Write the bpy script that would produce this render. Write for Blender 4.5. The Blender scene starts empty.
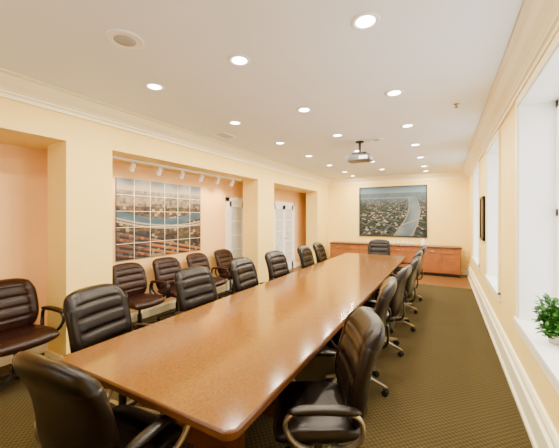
import bpy, math, random
from mathutils import Vector, Matrix, noise
random.seed(4)
XR=0.60; XL=-3.56; XW=-4.3; YB=10.0; YF=-1.6; ZC=2.95; ZH=2.47

# ---------------------------------------------------------------- materials
def new_mat(name):
    m=bpy.data.materials.new(name); m.use_nodes=True
    nt=m.node_tree; b=nt.nodes['Principled BSDF']
    return m,nt,b
def simple(name,col,rough=0.5,metal=0.0,var=0.0,scale=20,bump=0.0,bscale=200,coat=0.0,spec=.5):
    m,nt,b=new_mat(name)
    b.inputs['Base Color'].default_value=(*col,1); b.inputs['Roughness'].default_value=rough
    b.inputs['Metallic'].default_value=metal; b.inputs['Specular IOR Level'].default_value=spec
    if coat: b.inputs['Coat Weight'].default_value=coat
    tc=nt.nodes.new('ShaderNodeTexCoord')
    if var>0:
        n=nt.nodes.new('ShaderNodeTexNoise'); n.inputs['Scale'].default_value=scale; n.inputs['Detail'].default_value=4
        r=nt.nodes.new('ShaderNodeValToRGB')
        r.color_ramp.elements[0].position=.3; r.color_ramp.elements[1].position=.7
        r.color_ramp.elements[0].color=(*[c*(1-var) for c in col],1)
        r.color_ramp.elements[1].color=(*[min(1,c*(1+var)) for c in col],1)
        nt.links.new(tc.outputs['Object'],n.inputs['Vector']); nt.links.new(n.outputs['Fac'],r.inputs['Fac'])
        nt.links.new(r.outputs['Color'],b.inputs['Base Color'])
    if bump>0:
        n2=nt.nodes.new('ShaderNodeTexNoise'); n2.inputs['Scale'].default_value=bscale
        bp=nt.nodes.new('ShaderNodeBump'); bp.inputs['Strength'].default_value=bump; bp.inputs['Distance'].default_value=.01
        nt.links.new(tc.outputs['Object'],n2.inputs['Vector']); nt.links.new(n2.outputs['Fac'],bp.inputs['Height'])
        nt.links.new(bp.outputs['Normal'],b.inputs['Normal'])
    return m
def emis(name,col,s):
    m,nt,b=new_mat(name)
    b.inputs['Base Color'].default_value=(*col,1)
    b.inputs['Emission Color'].default_value=(*col,1); b.inputs['Emission Strength'].default_value=s
    return m
M_wall=simple('cream_paint',(.92,.68,.20),.6,var=.02,scale=3,bump=.03)
M_niche=simple('warm_lit_wall_paint',(.88,.54,.21),.6,var=.02,scale=3,bump=.03)  # peach tint puts the alcove's warm lamp light into the wall colour
M_ceil=simple('ceiling_paint',(.84,.88,.95),.8,var=.01,scale=2,bump=.03)
M_trim=simple('white_trim_paint',(.93,.84,.56),.4,var=.01,scale=4)
M_white=simple('white_window_paint',(.9,.9,.88),.4,var=.01,scale=4)
M_leather=simple('black_brown_leather',(.005,.0022,.0013),.30,var=.25,scale=12,bump=.12,bscale=260,spec=.26)
M_leather2=simple('dark_brown_leather',(.018,.0048,.0025),.32,var=.2,scale=12,bump=.12,bscale=260,spec=.26)
M_plastic=simple('black_plastic',(.008,.007,.006),.4,var=.1,scale=30,spec=.3)
M_metal=simple('brushed_pewter',(.30,.26,.20),.34,metal=.9,var=.06,scale=60)
M_cherry=simple('cherry_wood',(.30,.10,.025),.35,var=.15,scale=5,coat=.2)
M_ctop=simple('dark_laminate',(.10,.035,.02),.3,var=.15,scale=40)
M_frame=simple('black_frame',(.012,.012,.012),.35,var=.1,scale=30)
M_pot=simple('ceramic_pot',(.55,.5,.42),.4,var=.08,scale=20)
M_soil=simple('soil',(.05,.03,.02),.9,var=.3,scale=60)
M_leaf=simple('leaf_green',(.03,.14,.010),.45,var=.4,scale=25)
M_grey=simple('grey_grille',(.42,.42,.42),.6,var=.15,scale=180)
M_proj=simple('projector_plastic',(.08,.08,.09),.4,var=.05,scale=20)
M_brass=simple('pull_metal',(.35,.3,.22),.3,metal=.9,var=.05,scale=50)
M_curt=simple('sheer_door_glass',(.62,.64,.62),.2,var=.12,scale=6)
M_lamp=emis('lamp_lens',(1,.95,.85),26)
M_clear,nt,b=new_mat('drinking_glass')
b.inputs['Base Color'].default_value=(.85,.9,.88,1); b.inputs['Roughness'].default_value=.08; b.inputs['Alpha'].default_value=.55
M_pane=bpy.data.materials.new('window_pane'); M_pane.use_nodes=True
nt=M_pane.node_tree; nt.nodes.clear()
o=nt.nodes.new('ShaderNodeOutputMaterial'); mx=nt.nodes.new('ShaderNodeMixShader'); t=nt.nodes.new('ShaderNodeBsdfTransparent'); g=nt.nodes.new('ShaderNodeBsdfGlossy')
g.inputs['Roughness'].default_value=.02; mx.inputs[0].default_value=.05
nt.links.new(t.outputs[0],mx.inputs[1]); nt.links.new(g.outputs[0],mx.inputs[2]); nt.links.new(mx.outputs[0],o.inputs[0])

# table laminate: brown with fine grain
M_table,nt,b=new_mat('oak_laminate')
tc=nt.nodes.new('ShaderNodeTexCoord'); mp=nt.nodes.new('ShaderNodeMapping'); mp.inputs['Scale'].default_value=(60,22,60)
n=nt.nodes.new('ShaderNodeTexNoise'); n.inputs['Scale'].default_value=2; n.inputs['Detail'].default_value=8; n.inputs['Roughness'].default_value=.7
r=nt.nodes.new('ShaderNodeValToRGB'); r.color_ramp.elements[0].position=.32; r.color_ramp.elements[1].position=.68
r.color_ramp.elements[0].color=(.125,.050,.008,1); r.color_ramp.elements[1].color=(.215,.094,.017,1)
nt.links.new(tc.outputs['Object'],mp.inputs[0]); nt.links.new(mp.outputs[0],n.inputs['Vector']); nt.links.new(n.outputs['Fac'],r.inputs[0]); nt.links.new(r.outputs[0],b.inputs['Base Color'])
b.inputs['Roughness'].default_value=.13
M_tedge=simple('table_edge_wood',(.10,.036,.009),.3,var=.15,scale=20)

# floor: patterned carpet, hardwood strip at far end
M_floor,nt,b=new_mat('carpet_and_wood_floor')
L=nt.links
tc=nt.nodes.new('ShaderNodeTexCoord'); sp=nt.nodes.new('ShaderNodeSeparateXYZ'); L.new(tc.outputs['Object'],sp.inputs[0])
def math_(op,a,bv=None,c=None):
    nd=nt.nodes.new('ShaderNodeMath'); nd.operation=op
    for i,v in enumerate((a,bv,c)):
        if v is None: continue
        if isinstance(v,(int,float)): nd.inputs[i].default_value=v
        else: L.new(v,nd.inputs[i])
    return nd.outputs[0]
s1=math_('SINE',math_('MULTIPLY',sp.outputs[0],2*math.pi/.045)); s2=math_('SINE',math_('MULTIPLY',sp.outputs[1],2*math.pi/.045))
pr=math_('MULTIPLY',s1,s2)
nz=nt.nodes.new('ShaderNodeTexNoise'); nz.inputs['Scale'].default_value=140; L.new(tc.outputs['Object'],nz.inputs['Vector'])
v=math_('ADD',math_('MULTIPLY',pr,.20),math_('ADD',math_('MULTIPLY',nz.outputs['Fac'],.5),.25))
cr=nt.nodes.new('ShaderNodeValToRGB'); cr.color_ramp.elements[0].position=.25; cr.color_ramp.elements[1].position=.75
cr.color_ramp.elements[0].color=(.019,.0135,.003,1); cr.color_ramp.elements[1].color=(.086,.060,.013,1); L.new(v,cr.inputs[0])
br=nt.nodes.new('ShaderNodeTexBrick'); br.inputs['Scale'].default_value=1; br.inputs['Brick Width'].default_value=1.2; br.inputs['Row Height'].default_value=.09
br.inputs['Mortar Size'].default_value=.003; br.inputs['Color1'].default_value=(.17,.075,.018,1); br.inputs['Color2'].default_value=(.14,.06,.014,1); br.inputs['Mortar'].default_value=(.07,.03,.008,1)
L.new(tc.outputs['Object'],br.inputs['Vector'])
mask=math_('GREATER_THAN',sp.outputs[1],8.15)
mixc=nt.nodes.new('ShaderNodeMix'); mixc.data_type='RGBA'
L.new(mask,mixc.inputs[0]); L.new(cr.outputs[0],mixc.inputs[6]); L.new(br.outputs[0],mixc.inputs[7]); L.new(mixc.outputs[2],b.inputs['Base Color'])
L.new(math_('SUBTRACT',.95,math_('MULTIPLY',mask,.6)),b.inputs['Roughness'])
b.inputs['Specular IOR Level'].default_value=.3
bp=nt.nodes.new('ShaderNodeBump'); bp.inputs['Distance'].default_value=.006; bp.inputs['Strength'].default_value=.4
L.new(math_('MULTIPLY',v,math_('SUBTRACT',1,mask)),bp.inputs['Height']); L.new(bp.outputs[0],b.inputs['Normal'])

# ---------------------------------------------------------------- mesh builder
class MB:
    def __init__(s): s.v=[]; s.f=[]; s.m=[]; s.sm=[]; s.mats=[]
    def mi(s,mat):
        if mat not in s.mats: s.mats.append(mat)
        return s.mats.index(mat)
    def add(s,verts,faces,mat,smooth=False,M=None):
        o=len(s.v); i=s.mi(mat)
        for p in verts:
            p=Vector(p); s.v.append(M@p if M else p)
        for f in faces: s.f.append([k+o for k in f]); s.m.append(i); s.sm.append(smooth)
    def box(s,a,b,mat,M=None,bev=0):
        x0,y0,z0=[min(a[i],b[i]) for i in range(3)]; x1,y1,z1=[max(a[i],b[i]) for i in range(3)]
        if bev>0:
            import bmesh
            bm=bmesh.new(); bmesh.ops.create_cube(bm,size=1)
            for v in bm.verts: v.co=Vector(((x0+x1)/2+v.co.x*(x1-x0),(y0+y1)/2+v.co.y*(y1-y0),(z0+z1)/2+v.co.z*(z1-z0)))
            bmesh.ops.bevel(bm,geom=bm.edges[:],offset=bev,segments=2,affect='EDGES',profile=.5)
            bm.verts.index_update()
            s.add([v.co.copy() for v in bm.verts],[[v.index for v in f.verts] for f in bm.faces],mat,False,M); bm.free(); return
        vs=[(x0,y0,z0),(x1,y0,z0),(x1,y1,z0),(x0,y1,z0),(x0,y0,z1),(x1,y0,z1),(x1,y1,z1),(x0,y1,z1)]
        s.add(vs,[(3,2,1,0),(4,5,6,7),(0,1,5,4),(1,2,6,5),(2,3,7,6),(3,0,4,7)],mat,False,M)
    def lathe(s,prof,mat,M=None,n=20,smooth=True):
        vs=[];fs=[]
        for r,z in prof:
            for k in range(n):
                a=2*math.pi*k/n; vs.append((r*math.cos(a),r*math.sin(a),z))
        for i in range(len(prof)-1):
            for k in range(n):
                k2=(k+1)%n; fs.append((i*n+k,i*n+k2,(i+1)*n+k2,(i+1)*n+k))
        if prof[0][0]>1e-5: fs.append(tuple(range(n))[::-1])
        if prof[-1][0]>1e-5: fs.append(tuple((len(prof)-1)*n+k for k in range(n)))
        s.add(vs,fs,mat,smooth,M)
    def cyl(s,p0,p1,r,mat,M=None,n=14,r2=None):
        p0=Vector(p0);p1=Vector(p1);d=p1-p0
        R=d.to_track_quat('Z','Y').to_matrix().to_4x4(); T=Matrix.Translation(p0)@R
        if M: T=M@T
        s.lathe([(r,0),(r if r2 is None else r2,d.length)],mat,T,n,False)
    def tube(s,pts,rx,ry,mat,M=None,n=10,sub=5):
        P=[Vector(p) for p in pts]; Q=[]
        for i in range(len(P)-1):
            a=P[max(i-1,0)];b=P[i];c=P[i+1];d=P[min(i+2,len(P)-1)]
            for k in range(sub):
                t=k/sub
                Q.append(.5*((2*b)+(c-a)*t+(2*a-5*b+4*c-d)*t*t+(3*b-a-3*c+d)*t**3))
        Q.append(P[-1])
        vs=[];fs=[]; X=Vector((1,0,0))
        for i,q in enumerate(Q):
            T=(Q[min(i+1,len(Q)-1)]-Q[max(i-1,0)]).normalized()
            s1=(X-T*X.dot(T)); 
            s1=s1.normalized(); s2=T.cross(s1)
            for k in range(n):
                a=2*math.pi*k/n; vs.append(q+s1*math.cos(a)*rx+s2*math.sin(a)*ry)
        for i in range(len(Q)-1):
            for k in range(n):
                k2=(k+1)%n; fs.append((i*n+k,i*n+k2,(i+1)*n+k2,(i+1)*n+k))
        fs.append(tuple(range(n))[::-1]); fs.append(tuple((len(Q)-1)*n+k for k in range(n)))
        s.add(vs,fs,mat,True,M)
    def cushion(s,fn,mat,M=None,nx=18,ny=22,k=.4,grooves=(),p=5,gd=.3,vgro=()):
        vs=[];fs=[]
        for side in (1,-1):
            for j in range(ny+1):
                for i in range(nx+1):
                    x=-math.cos(math.pi*i/nx)*.5+(-1+2*i/nx)*.5; y=-math.cos(math.pi*j/ny)*.3+(-1+2*j/ny)*.7
                    xx=x*math.sqrt(1-k*y*y/2*abs(y)**2); yy=y*math.sqrt(1-k*x*x/2*abs(x)**2)
                    t=math.sqrt(max(0,(1-abs(x)**p)*(1-abs(y)**p)))
                    if side==1:
                        g=1
                        for g0 in grooves: g-=gd*math.exp(-((y-g0)/.045)**2)*(abs(x)<.7 or not vgro)
                        for g0 in vgro: g-=gd*math.exp(-((abs(x)-g0)/.05)**2)
                        t*=g
                    vs.append(fn(xx,yy,side*t))
        N=(nx+1)*(ny+1)
        for side in (0,1):
            for j in range(ny):
                for i in range(nx):
                    a=side*N+j*(nx+1)+i; q=(a,a+1,a+nx+2,a+nx+1)
                    fs.append(q if side==0 else q[::-1])
        s.add(vs,fs,mat,True,M)
    def mesh(s,name,merge=True):
        me=bpy.data.meshes.new(name); me.from_pydata([tuple(v) for v in s.v],[],s.f)
        for m in s.mats: me.materials.append(m)
        me.polygons.foreach_set('material_index',s.m); me.polygons.foreach_set('use_smooth',s.sm)
        if merge:
            import bmesh
            bm=bmesh.new(); bm.from_mesh(me); bmesh.ops.remove_doubles(bm,verts=bm.verts,dist=1e-5)
            bmesh.ops.recalc_face_normals(bm,faces=bm.faces); bm.to_mesh(me); bm.free()
        me.update(); return me
    def obj(s,name,loc=(0,0,0),rz=0,merge=True):
        return place(s.mesh(name,merge),name,loc,rz)
def place(me,name,loc=(0,0,0),rz=0):
    o=bpy.data.objects.new(name,me); bpy.context.collection.objects.link(o)
    o.location=loc; o.rotation_euler=(0,0,math.radians(rz)); return o

def box_obj(name,a,b,mat,bev=0):
    m=MB(); m.box(a,b,mat,bev=bev); return m.obj(name,merge=False)

# ---------------------------------------------------------------- room shell
box_obj('floor',(XW-.2,YF-.2,-.1),(XR+.3,YB+.2,0),M_floor)
box_obj('ceiling',(XW-.2,YF-.2,ZC),(XR+.3,YB+.2,ZC+.1),M_ceil)
box_obj('wall_left',(XW-.2,YF-.2,0),(XW,YB+.2,ZC),M_niche)
box_obj('wall_back',(XW,YB,0),(XR,YB+.2,ZC),M_wall)
m=MB(); m.box((XW,YF,ZH),(XL,YB,ZC),M_wall); m.obj('wall_left_header')
for (y0,y1) in ((1.72,2.23),(5.5,6.2),(9.0,YB)):
    m=MB(); m.box((XL-.40,y0,0),(XL,y1,ZH),M_wall); m.box((XL-.42,y0-.02,0),(XL+.02,min(y1+.02,YB),.14),M_trim); m.obj('pillar')
# right wall with window openings
wins=[(1.5,3.42),(4.55,5.7),(6.95,8.2)]; WZ0,WZ1=.70,2.66; TH=.3
m=MB(); y=YF
for a,b_ in wins:
    m.box((XR,y,0),(XR+TH,a,ZC),M_wall); m.box((XR,a,0),(XR+TH,b_,WZ0),M_wall); m.box((XR,a,WZ1),(XR+TH,b_,ZC),M_wall); y=b_
m.box((XR,y,0),(XR+TH,YB+.2,ZC),M_wall); m.obj('wall_right')
def window(name,tname,a,b_):
    xo=XR+TH-.06; m=MB()
    m.box((XR-.012,a,WZ0),(XR+TH,a+.015,WZ1),M_white); m.box((XR-.012,b_-.015,WZ0),(XR+TH,b_,WZ1),M_white)
    m.box((XR-.012,a,WZ1-.015),(XR+TH,b_,WZ1),M_white); m.box((XR-.04,a-.06,WZ0-.0),(XR+TH,b_+.06,WZ0+.03),M_white)
    m.box((XR-.025,a-.06,WZ0-.08),(XR-.001,a,WZ1+.06),M_trim); m.box((XR-.025,b_,WZ0-.08),(XR-.001,b_+.06,WZ1+.06),M_trim)
    m.box((XR-.025,a,WZ1),(XR-.001,b_,WZ1+.06),M_trim); m.box((XR-.025,a,WZ0-.08),(XR-.001,b_,WZ0),M_trim)
    m.obj(tname,merge=False); m=MB()
    A,B,Z0,Z1=a+.015,b_-.015,WZ0+.03,WZ1-.015
    m.box((xo,A,Z0),(xo+.05,A+.06,Z1),M_white); m.box((xo,B-.06,Z0),(xo+.05,B,Z1),M_white)
    m.box((xo,A,Z0),(xo+.05,B,Z0+.07),M_white); m.box((xo,A,Z1-.06),(xo+.05,B,Z1),M_white)
    zm=(Z0+Z1)/2; m.box((xo,A,zm-.03),(xo+.05,B,zm+.03),M_white)
    nm=2 if b_-a>1.5 else 1
    for i in range(nm):
        yy=A+(B-A)*(i+1)/(nm+1); m.box((xo+.01,yy-.02,Z0),(xo+.04,yy+.02,Z1),M_white)
    m.box((xo+.02,A,Z0),(xo+.024,B,Z1),M_pane)
    m.obj(name,merge=False)
for i,(a,b_) in enumerate(wins): window('window_%d'%(i+1),'trim_%d'%(i+5),a,b_)
# wall behind the viewpoint, with an unseen window added for fill light
fa,fb,fz0,fz1=-3.0,-.5,1.3,2.6
m=MB(); m.box((XW,YF-.2,0),(fa,YF,ZC),M_wall); m.box((fb,YF-.2,0),(XR,YF,ZC),M_wall); m.box((fa,YF-.2,0),(fb,YF,fz0),M_wall); m.box((fa,YF-.2,fz1),(fb,YF,ZC),M_wall)
m.obj('wall_front')
m=MB()
for i in range(5):
    x=fa+(fb-fa)*i/4; x=min(max(x,fa+.03),fb-.03); m.box((x-.03,YF-.12,fz0),(x+.03,YF-.06,fz1),M_white)
for z in (fz0+.03,(fz0+fz1)/2,fz1-.03): m.box((fa,YF-.12,z-.03),(fb,YF-.06,z+.03),M_white)
m.box((fa,YF-.10,fz0),(fb,YF-.096,fz1),M_pane); m.obj('window_4',merge=False)

# mouldings
CROWN=[(0,0),(.18,0),(.18,-.018),(.15,-.03),(.14,-.05),(.11,-.085),(.065,-.115),(.04,-.14),(.04,-.155),(.022,-.165),(.022,-.20),(0,-.20)]
def extr(name,prof,p0,p1,out,mat):
    m=MB(); o=Vector(out); n=len(prof); vs=[]
    for p in (p0,p1):
        for a,b_ in prof: vs.append(Vector(p)+o*a+Vector((0,0,b_)))
    fs=[(i,(i+1)%n,n+(i+1)%n,n+i) for i in range(n)]+[tuple(range(n)),tuple(range(n,2*n))[::-1]]
    m.add(vs,fs,mat); return m.obj(name)
extr('trim_1',CROWN,(XL,YF,ZC),(XL,YB,ZC),(1,0,0),M_trim)
extr('trim_2',CROWN,(XR,YF,ZC),(XR,YB,ZC),(-1,0,0),M_trim)
extr('trim_3',CROWN,(XL,YB,ZC),(XR,YB,ZC),(0,-1,0),M_trim)
BB=[(0,0),(.045,0),(.045,.03),(.028,.045),(.028,.2),(.04,.215),(.04,.24),(.022,.255),(.022,.30),(.03,.31),(.018,.335),(0,.34)]
extr('baseboard_right',BB,(XR,YF,0),(XR,YB,0),(-1,0,0),M_trim)
BS=[(0,0),(.02,0),(.02,.11),(.01,.14),(0,.14)]
extr('baseboard_left',BS,(XW,YF,0),(XW,YB,0),(1,0,0),M_trim)
extr('baseboard_back',BS,(XL,YB,0),(XR,YB,0),(0,-1,0),M_trim)

# doors on left wall
def french(name,y0,y1):
    m=MB(); x=XW+.001; H=2.0
    m.box((x,y0,0),(x+.05,y0+.09,H+.09),M_white); m.box((x,y1-.09,0),(x+.05,y1,H+.09),M_white); m.box((x,y0,H),(x+.05,y1,H+.09),M_white)
    ym=(y0+y1)/2
    for a,b_ in ((y0+.09,ym-.003),(ym+.003,y1-.09)):
        m.box((x,a,.01),(x+.035,a+.09,H),M_white); m.box((x,b_-.09,.01),(x+.035,b_,H),M_white)
        m.box((x,a,.01),(x+.035,b_,.25),M_white); m.box((x,a,H-.12),(x+.035,b_,H),M_white)
        m.box((x,a+.09,.25),(x+.012,b_-.09,H-.12),M_curt)
        for k in range(1,5):
            z=.25+(H-.37)*k/5; m.box((x,a+.09,z-.01),(x+.025,b_-.09,z+.01),M_white)
    m.cyl((x+.035,ym+.05,1.0),(x+.08,ym+.05,1.0),.012,M_brass); m.cyl((x+.075,ym+.05,1.0),(x+.075,ym+.15,1.0),.01,M_brass)
    m.obj(name)
french('door_1',5.3,6.65); french('door_2',7.35,8.75)

# ---------------------------------------------------------------- conference table
TX0,TX1,TY0,TY1=-2.17,-.77,.99,7.45
def rounded(x0,x1,y0,y1,r,n=6):
    pts=[]
    for cx,cy,a0 in ((x1-r,y1-r,0),(x0+r,y1-r,90),(x0+r,y0+r,180),(x1-r,y0+r,270)):
        for k in range(n+1):
            a=math.radians(a0+90*k/n); pts.append((cx+r*math.cos(a),cy+r*math.sin(a)))
    return pts
m=MB()
layers=[(.02,.702,0),(.0,.708,0),(.0,.738,0),(.004,.744,1),(.01,.748,1)]
rings=[]
for ins,z,_ in layers: rings.append([(x,y,z) for x,y in rounded(TX0+ins,TX1-ins,TY0+ins,TY1-ins,.06)])
n=len(rings[0]); vs=[p for r_ in rings for p in r_]
m.add(vs,[(i*n+k,i*n+(k+1)%n,(i+1)*n+(k+1)%n,(i+1)*n+k) for i in range(len(rings)-1) for k in range(n)],M_tedge)
m.add(rings[0],[tuple(range(n))[::-1]],M_tedge); m.add(rings[-1],[tuple(range(n))],M_table)
for yc in (1.9,4.23,6.55):
    m.box((-1.75,yc-.30,.0),(-1.18,yc-.24,.702),M_tedge); m.box((-1.75,yc+.24,.0),(-1.18,yc+.30,.702),M_tedge)
    m.box((-1.6,yc-.24,.08),(-1.33,yc+.24,.702),M_tedge)
m.box((-1.49,1.9,.45),(-1.44,6.55,.62),M_tedge)
m.obj('conference_table')

# ---------------------------------------------------------------- office chair
def chair_mesh(name,leather,armmat,basemat,ztop=1.06,W=1.0):
    m=MB()
    def seat(x,y,t):
        X=.27*W*x*(1-.06*(y<0)*abs(y)); Y=.25*y+.02
        z=.455+.055*t-.03*max(0,y-.4)**2*2.2+.012*x*x
        return Vector((X,Y,z))
    m.cushion(seat,leather,grooves=(-.35,.3),vgro=(.72,),gd=.16,k=.3,p=6)
    z0=.47; H=ztop-z0
    def back(x,y,t):
        s=(y+1)/2
        w=.285*W*(1-.06*s**3)*(1-.10*(1-s)**3)
        yc=-.215-.115*s+.035*math.sin(s*math.pi)-.02*s*s
        yc+= .03*x*x
        z=z0+H*s-.015*abs(x)**3*(s>.8)*s
        th=.056+.016*math.exp(-((s-.85)/.12)**2)+.010*math.exp(-((s-.3)/.15)**2)
        if t<0: th*=.8
        return Vector((w*x,yc+th*t,z))
    m.cushion(back,leather,grooves=(-.45,-.05,.32,.66),vgro=(.74,),gd=.28,k=.42,nx=28,ny=44,p=7)
    m.tube([(0,-.05,.41),(0,-.22,.40),(0,-.29,.46),(0,-.29,.62)],.035,.012,M_plastic)
    for sx in (-1,1):
        m.tube([(sx*.22,-.06,.412),(sx*.285,-.12,.43),(sx*.325,-.19,.52),(sx*.33,-.18,.62),(sx*.325,-.08,.655),(sx*.325,.08,.655),(sx*.325,.175,.635),(sx*.325,.20,.57),(sx*.31,.15,.48),(sx*.27,.08,.425),(sx*.2,.05,.412)],.019,.013,armmat,n=8)
        def pad(x,y,t): return Vector((sx*.325+.033*x,.19*y-.0,.664+.017*t-.012*y*y))
        m.cushion(pad,leather,k=.6,nx=8,ny=12)
    m.box((-.1,-.13,.385),(.1,.12,.415),M_plastic,bev=.008)
    m.lathe([(.03,.12),(.03,.26),(.024,.27),(.018,.28),(.018,.39)],M_plastic)
    m.cyl((.1,0,.39),(.24,.02,.385),.006,M_plastic,n=8)
    m.lathe([(.0,.075),(.045,.075),(.05,.10),(.042,.135),(.03,.14)],basemat)
    for k in range(5):
        A=math.radians(90+72*k+18); R=Matrix.Rotation(A,4,'Z')
        vs=[]
        for (x,w,zt,zb) in ((.03,.028,.13,.085),(.15,.023,.118,.088),(.28,.016,.088,.068),(.30,.010,.082,.07)):
            vs+= [(x,-w,zb),(x,w,zb),(x,w*.75,zt),(x,-w*.75,zt)]
        fs=[(0,1,2,3)[::-1],(12,13,14,15)]
        for i in range(3):
            for j in range(4): fs.append((i*4+j,i*4+(j+1)%4,(i+1)*4+(j+1)%4,(i+1)*4+j))
        m.add(vs,fs,basemat,False,R)
        m.cyl((.285,0,.045),(.285,0,.075),.008,M_plastic,R,n=8)
        for s in (-1,1):
            m.cyl((.285,s*.008,.028),(.285,s*.026,.028),.028,M_plastic,R,n=14)
        m.box((.262,-.008,.028),(.305,.008,.06),M_plastic,R)
    return m.mesh(name)
ME_A=chair_mesh('office_chair',M_leather,M_plastic,M_metal,1.07)
ME_C=chair_mesh('office_chair_bright_arm',M_leather,M_metal,M_metal,1.06)
ME_B=chair_mesh('office_chair_brown',M_leather2,M_plastic,M_plastic,.97,.95)
ME_D=chair_mesh('office_chair_brown_large',M_leather2,M_plastic,M_plastic,1.0,1.06)
for y,rz,dx in ((1.5,-80,-.02),(2.53,-93,0),(3.49,-88,0),(4.41,-95,0),(5.6,-90,.02),(6.44,-88,0)):
    place(ME_A,'office_chair',(-2.24+dx,y,0),rz)
place(ME_C,'office_chair',(-.69,1.74,0),118)
for y,rz,dx in ((2.95,98,-.06),(3.9,88,-.02),(4.8,92,.03),(5.7,90,0),(6.6,90,.02)):
    place(ME_A,'office_chair',(-.70+dx,y,0),rz)
place(ME_C,'office_chair',(-1.51,.96,0),3)
place(ME_A,'office_chair',(-1.47,7.72,0),180)
place(ME_D,'leather_side_chair',(-3.68,1.33,0),-86)
for y,rz in ((2.78,-90),(3.47,-92),(4.2,-88),(4.95,-90)):
    place(ME_B,'leather_side_chair',(-3.80,y,0),rz)

# ---------------------------------------------------------------- credenza
CX0,CX1,CY0,CY1=-3.3,.40,9.45,9.93
m=MB()
m.box((CX0,CY0+.03,.0),(CX1-.02,CY1,.08),M_plastic)
m.box((CX0,CY0+.02,.08),(CX1-.01,CY1,.78),M_cherry); m.box((CX0-.02,CY0-.02,.78),(CX1+.02,CY1,.82),M_ctop,bev=.006)
nd=8; wd=(CX1-CX0-.04)/nd
for i in range(nd):
    a=CX0+.02+i*wd+.008; b_=a+wd-.016
    m.box((a,CY0+.002,.62),(b_,CY0+.02,.765),M_cherry,bev=.004)
    m.box((a,CY0+.002,.10),(b_,CY0+.02,.605),M_cherry,bev=.004)
    m.box((a+.06,CY0-.006,.16),(b_-.06,CY0+.004,.545),M_cherry,bev=.004)
    m.cyl((a+wd/2-.05,CY0-.02,.69),(a+wd/2+.05,CY0-.02,.69),.006,M_brass,n=8)
    for s in (-.05,.05): m.cyl((a+wd/2+s,CY0-.02,.69),(a+wd/2+s,CY0+.002,.69),.004,M_brass,n=6)
m.obj('credenza')
def glass(x,y):
    m=MB(); m.lathe([(.0,0),(.028,0),(.034,.11),(.031,.11),(.026,.008),(.0,.008)],M_clear,n=14); m.obj('drinking_glass',(x,y,.82))
for i in range(6): glass(-1.45+.12*i,9.62+.05*(i%2))
m=MB(); m.lathe([(0,0),(.055,0),(.06,.04),(.05,.14),(.03,.18),(.034,.2),(.0,.2)],M_white,n=18); m.tube([(.05,0,.15),(.09,0,.13),(.09,0,.06),(.055,0,.04)],.007,.007,M_white); m.obj('carafe',(-.55,9.65,.82))

# ---------------------------------------------------------------- pictures (painted panels)
def paint_mat(name,rough=.35):
    m,nt,b=new_mat(name); a=nt.nodes.new('ShaderNodeAttribute'); a.attribute_name='Col'
    nt.links.new(a.outputs['Color'],b.inputs['Base Color']); b.inputs['Roughness'].default_value=rough; b.inputs['Specular IOR Level'].default_value=.25; return m
def lerp(a,b,t): t=max(0,min(1,t)); return tuple(a[i]+(b[i]-a[i])*t for i in range(3))
def canvas(name,P,nx,ny,fn,mat,gain=1.0):
    vs=[];cols=[];fs=[]
    for j in range(ny+1):
        for i in range(nx+1):
            u=i/nx; v=j/ny; vs.append(P(u,v)); cols.append(fn(u,v))
    for j in range(ny):
        for i in range(nx):
            a=j*(nx+1)+i; fs.append((a,a+1,a+nx+2,a+nx+1))
    me=bpy.data.meshes.new(name); me.from_pydata(vs,[],fs); me.materials.append(mat)
    ca=me.color_attributes.new('Col','FLOAT_COLOR','POINT')
    for k,c in enumerate(cols): ca.data[k].color=(*[q*gain for q in c],1)
    o=bpy.data.objects.new(name,me); bpy.context.collection.objects.link(o); return o
def nz(x,y,s=0): return noise.noise(Vector((x,y,s)))
def cell(x,y,s):
    return (math.sin(math.floor(x)*127.1+math.floor(y)*311.7+s)*43758.5)%1
def river(u,v):
    if v>.88: return lerp((.20,.25,.29),(.07,.14,.24),(v-.88)/.12)
    d=1/(1.06-v); gx=(u-.5)*d*9; gy=d*9; 
    a=.5; X=gx*math.cos(a)-gy*math.sin(a); Y=gx*math.sin(a)+gy*math.cos(a)
    n=cell(X*2.8,Y*2.8,1); n2=nz(u*8,v*12,3)
    c=lerp((.008,.014,.014),(.085,.095,.09),n*.85+n2*.5)
    if n>.86: c=(.36,.32,.26)
    if (X*.55)%1<.10 or (Y*.55)%1<.10: c=(.13,.135,.125)
    if n2>.18: c=lerp(c,(.010,.028,.010),.7)
    c=lerp(c,(.10,.15,.20),max(0,(v-.62)/.30))
    t=v/.80; rc=.66+.20*math.sin(t*1.9)-.06*t**3; w=.115*(1-.55*t)
    if v<.80 and abs(u-rc)<w: c=lerp((.07,.11,.14),(.20,.25,.28),nz(u*5,v*5,5)+.5+.2*t)
    elif v<.80 and w<=abs(u-rc)<w+.022*(1.2-t): c=(.30,.25,.15)
    if .22<v<.45 and abs((v-.18)-(u-.58)*.55)<.009 and abs(u-rc)<w+.05: c=(.32,.30,.27)
    if .765<v<.79 and u<.8: c=(.15,.20,.25)
    return c
x0,x1,z0,z1=-2.47,-.45,1.03,2.62
e=bpy.data.objects.new('framed_aerial_picture',None); bpy.context.collection.objects.link(e)
m=MB(); yb=YB-.001
m.box((x0,yb-.02,z0),(x1,yb,z1),M_frame)
for a,b_ in (((x0,z0),(x1,z0+.035)),((x0,z1-.035),(x1,z1)),((x0,z0),(x0+.035,z1)),((x1-.035,z0),(x1,z1))): m.box((a[0],yb-.04,a[1]),(b_[0],yb,b_[1]),M_frame)
f=m.obj('frame'); f.parent=e
c=canvas('print',lambda u,v:(x0+.03+(x1-x0-.06)*u,yb-.022,z0+.03+(z1-z0-.06)*v),300,240,river,paint_mat('aerial_river_print'),.75); c.parent=e
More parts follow.
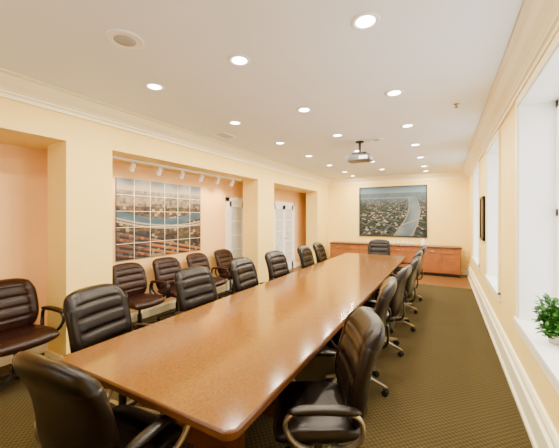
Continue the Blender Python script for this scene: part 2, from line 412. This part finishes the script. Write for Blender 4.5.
def city(u,v):
    n=cell(u*34,v*30+math.sin(u*5),2); n2=nz(u*5,v*6,9)
    if v>.86: return lerp((.46,.38,.27),(.20,.30,.40),(v-.86)/.14+n2*.5)
    if v>.66:
        c=lerp((.06,.05,.05),(.44,.33,.20),n*.9+n2*.3)
        return lerp(c,(.30,.30,.28),(v-.66)*2.2)
    c=lerp((.025,.022,.022),(.24,.15,.08),n*.7+n2*.6+.05)
    if n>.92: c=(.50,.38,.22)
    if n2>.22: c=lerp(c,(.02,.05,.015),.6)
    rv=v-.56+.10*math.sin(u*3.2)
    if abs(rv)<.05: c=lerp((.04,.09,.14),(.12,.19,.25),nz(u*6,v*10,4)+.5)
    d=abs((v-.42)-.30*(u-.5)**2+.05*u)
    if d<.028: c=(.50,.42,.32)
    if d<.007: c=(.06,.05,.045)
    s=v+.30*u-.38
    if -.32<s<0: 
        k=(s*15)%1
        c=(.48,.14,.02) if k<.36 else (.42,.30,.16) if k<.5 else (.04,.032,.035)
        if n>.75: c=lerp(c,(.34,.27,.18),.7)
    if u<.35 and v<.35 and n>.2: c=lerp(c,(.03,.03,.045),.65)
    return c
ya,yb2,za,zb=2.74,4.5,.99,2.24; xx=XW+.001
e=bpy.data.objects.new('city_photo_mural',None); bpy.context.collection.objects.link(e)
m=MB(); m.box((xx,ya,za),(xx+.02,yb2,zb),M_frame)
W=yb2-ya
for i in range(1,6): y=ya+W*i/6; m.box((xx+.02,y-.003,za),(xx+.026,y+.003,zb),M_trim)
for i in range(1,5): z=za+(zb-za)*i/5; m.box((xx+.02,ya,z-.003),(xx+.026,yb2,z+.003),M_trim)
f=m.obj('panel_grid',merge=False); f.parent=e
c=canvas('print',lambda u,v:(xx+.0225,ya+W*u,za+(zb-za)*v),260,190,city,paint_mat('city_mural_print'),.68); c.parent=e
# small dark framed picture on right wall
m=MB(); xr=XR-.001
m.box((xr-.02,6.05,1.25),(xr,6.55,2.0),M_frame); m.box((xr-.024,6.11,1.31),(xr-.018,6.49,1.94),M_ctop)
for a,b_,c_,d_ in ((6.05,1.25,6.55,1.29),(6.05,1.96,6.55,2.0),(6.05,1.25,6.09,2.0),(6.51,1.25,6.55,2.0)): m.box((xr-.04,a,b_),(xr,c_,d_),M_frame)
m.obj('framed_plaque')

# ---------------------------------------------------------------- plant
m=MB(); m.lathe([(0,0),(.045,0),(.058,.085),(.062,.095),(.055,.095),(.052,.08),(0,.08)],M_pot,n=22)
m.lathe([(0,.078),(.051,.078),(.0,.086)],M_soil,n=22)
for k in range(56):
    a=random.random()*6.28; r=random.uniform(.03,.15); h=random.uniform(.05,.38)*(1-.3*r/.15)
    tip=Vector((max(-.10,min(.065,r*math.cos(a))),r*math.sin(a),h)); m.tube([(0,0,.08),(tip.x*.3,tip.y*.3,.08+max(h-.08,.03)*.5),tip],.002,.002,M_leaf,n=5,sub=3)
    for q in range(12):
        t=random.uniform(.35,1.0); p=Vector((tip.x*t,tip.y*t,.09+(h-.09)*t))+Vector([random.uniform(-.012,.012) for _ in range(3)])
        d=Vector((random.uniform(-1,1)+.6*math.cos(a),random.uniform(-1,1)+math.sin(a),random.uniform(-.3,1))).normalized()
        if p.x+d.x*.055>.10: continue
        sd=d.cross(Vector((0,0,1))).normalized()*random.uniform(.012,.019); L_=random.uniform(.035,.055); up=sd.cross(d).normalized()*.005
        m.add([p,p+d*L_*.35+sd+up,p+d*L_*.75+sd*.7+up,p+d*L_,p+d*L_*.75-sd*.7+up,p+d*L_*.35-sd+up,p+d*L_*.5],[(0,1,6),(1,2,6),(2,3,6),(3,4,6),(4,5,6),(5,0,6)],M_leaf,True)
o=m.obj('potted_plant',(XR+.115,2.88,WZ0+.031),merge=False)

# ---------------------------------------------------------------- ceiling fittings
def downlight(x,y,E):
    m=MB(); m.lathe([(.062,.0),(.062,-.004),(.085,-.010),(.095,-.004),(.095,0)],M_white,n=28)
    m.lathe([(.0,-.002),(.062,-.002),(.062,-.0035),(.0,-.006)],M_lamp,n=28)
    o=m.obj('recessed_downlight',(x,y,ZC-.0005))
    l=bpy.data.lights.new('downlight_bulb','AREA'); l.shape='DISK'; l.size=.14; l.energy=E; l.color=(1,.87,.66)
    lo=bpy.data.objects.new('downlight_bulb',l); bpy.context.collection.objects.link(lo); lo.location=(0,0,-.014); lo.parent=o
for y in (.7,2.02,3.33,4.62,5.9,7.2,8.5,9.4):  # nearest row is out of view, added for extra light
    for x in (-.46,-1.49,-2.53):
        if y==9.4 and x==-1.49: continue
        downlight(x,y,20 if y<1 else 38)
def speaker(x,y,r):
    m=MB(); m.lathe([(r,0),(r,-.008),(r*.9,-.014),(r*.86,-.010)],M_white,n=32); m.lathe([(r*.86,-.009),(0,-.012)],M_grey,n=32); m.obj('ceiling_speaker',(x,y,ZC-.0005))
speaker(-2.05,1.38,.13); speaker(-1.0,5.2,.10)
m=MB(); m.box((-3.15,3.6,-.012),(-2.95,3.9,0),M_white)
for i in range(6): m.box((-3.13,3.63+i*.045,-.016),(-2.97,3.645+i*.045,-.012),M_grey)
m.obj('ceiling_vent',(0,0,ZC-.0005))
m=MB(); m.lathe([(.03,0),(.03,-.006),(.01,-.01),(.01,-.04),(.022,-.042),(.0,-.045)],M_metal,n=14); m.obj('fire_sprinkler',(.12,4.0,ZC-.0005))
# projector
m=MB(); m.lathe([(.07,0),(.07,-.02),(.0,-.02)],M_plastic); m.cyl((0,0,-.02),(0,0,-.2),.022,M_plastic)
m.box((-.12,-.10,-.215),(.12,.10,-.2),M_plastic)
for sx in (-.1,.1):
    for sy in (-.08,.08): m.cyl((sx,sy,-.2),(sx,sy,-.245),.008,M_plastic,n=8)
m.box((-.20,-.15,-.345),(.20,.15,-.24),M_proj,bev=.02)
m.cyl((.08,.15,-.29),(.08,.19,-.29),.042,M_plastic,n=20); m.cyl((.08,.185,-.29),(.08,.192,-.29),.03,M_clear,n=20)
for i in range(5): m.box((-.16,-.152,-.32+i*.014),(-.02,-.149,-.314+i*.014),M_plastic)
m.box((.02,-.153,-.325),(.16,-.149,-.27),M_white)
m.obj('ceiling_projector',(-1.28,5.2,ZC-.0005))
# track light in alcove
m=MB(); m.box((-3.93,2.4,ZH-.03),(-3.89,5.35,ZH-.0005),M_white)
e=m.obj('track_light')
for i in range(6):
    y=2.75+.46*i; p=Vector((-3.91,y,ZH-.03)); h=MB()
    h.cyl((0,0,0),(0,0,-.05),.010,M_white,n=8); d=Vector((-.55,0,-.83)).normalized(); c0=Vector((0,0,-.07))
    h.cyl(c0-d*.05,c0+d*.06,.03,M_white,n=16,r2=.042); h.cyl(c0+d*.06,c0+d*.062,.036,M_lamp,n=16)
    ho=h.obj('spot_head',p); ho.parent=e
    l=bpy.data.lights.new('spot_bulb','SPOT'); l.energy=34; l.color=(1,.70,.42); l.spot_size=math.radians(110); l.spot_blend=.8; l.shadow_soft_size=.04
    lo=bpy.data.objects.new('spot_bulb',l); bpy.context.collection.objects.link(lo); lo.location=p+c0+d*.08; lo.rotation_euler=d.to_track_quat('-Z','Y').to_euler(); lo.parent=e

# ---------------------------------------------------------------- sky + portals
w=bpy.data.worlds.new('sky'); bpy.context.scene.world=w; w.use_nodes=True
bg=w.node_tree.nodes['Background']; bg.inputs[0].default_value=(1,.98,.95,1); bg.inputs[1].default_value=6.0
def portal(loc,rot,sx,sy):
    l=bpy.data.lights.new('portal','AREA'); l.shape='RECTANGLE'; l.size=sx; l.size_y=sy; l.cycles.is_portal=True
    o=bpy.data.objects.new('window_portal',l); bpy.context.collection.objects.link(o); o.location=loc; o.rotation_euler=rot
for a,b_ in wins: portal((XR+TH+.02,(a+b_)/2,(WZ0+WZ1)/2),(0,math.radians(90),0),WZ1-WZ0,b_-a)
portal(((fa+fb)/2,YF-.22,(fz0+fz1)/2),(math.radians(90),0,0),fb-fa,fz1-fz0)

cam=bpy.data.cameras.new('camera'); co=bpy.data.objects.new('camera',cam); bpy.context.collection.objects.link(co)
cam.sensor_width=36; cam.lens=300/559*36; cam.shift_y=-7/559; cam.clip_start=.05
co.location=(0,0,1.65); co.rotation_euler=(math.radians(90),0,math.atan(.55))
bpy.context.scene.camera=co
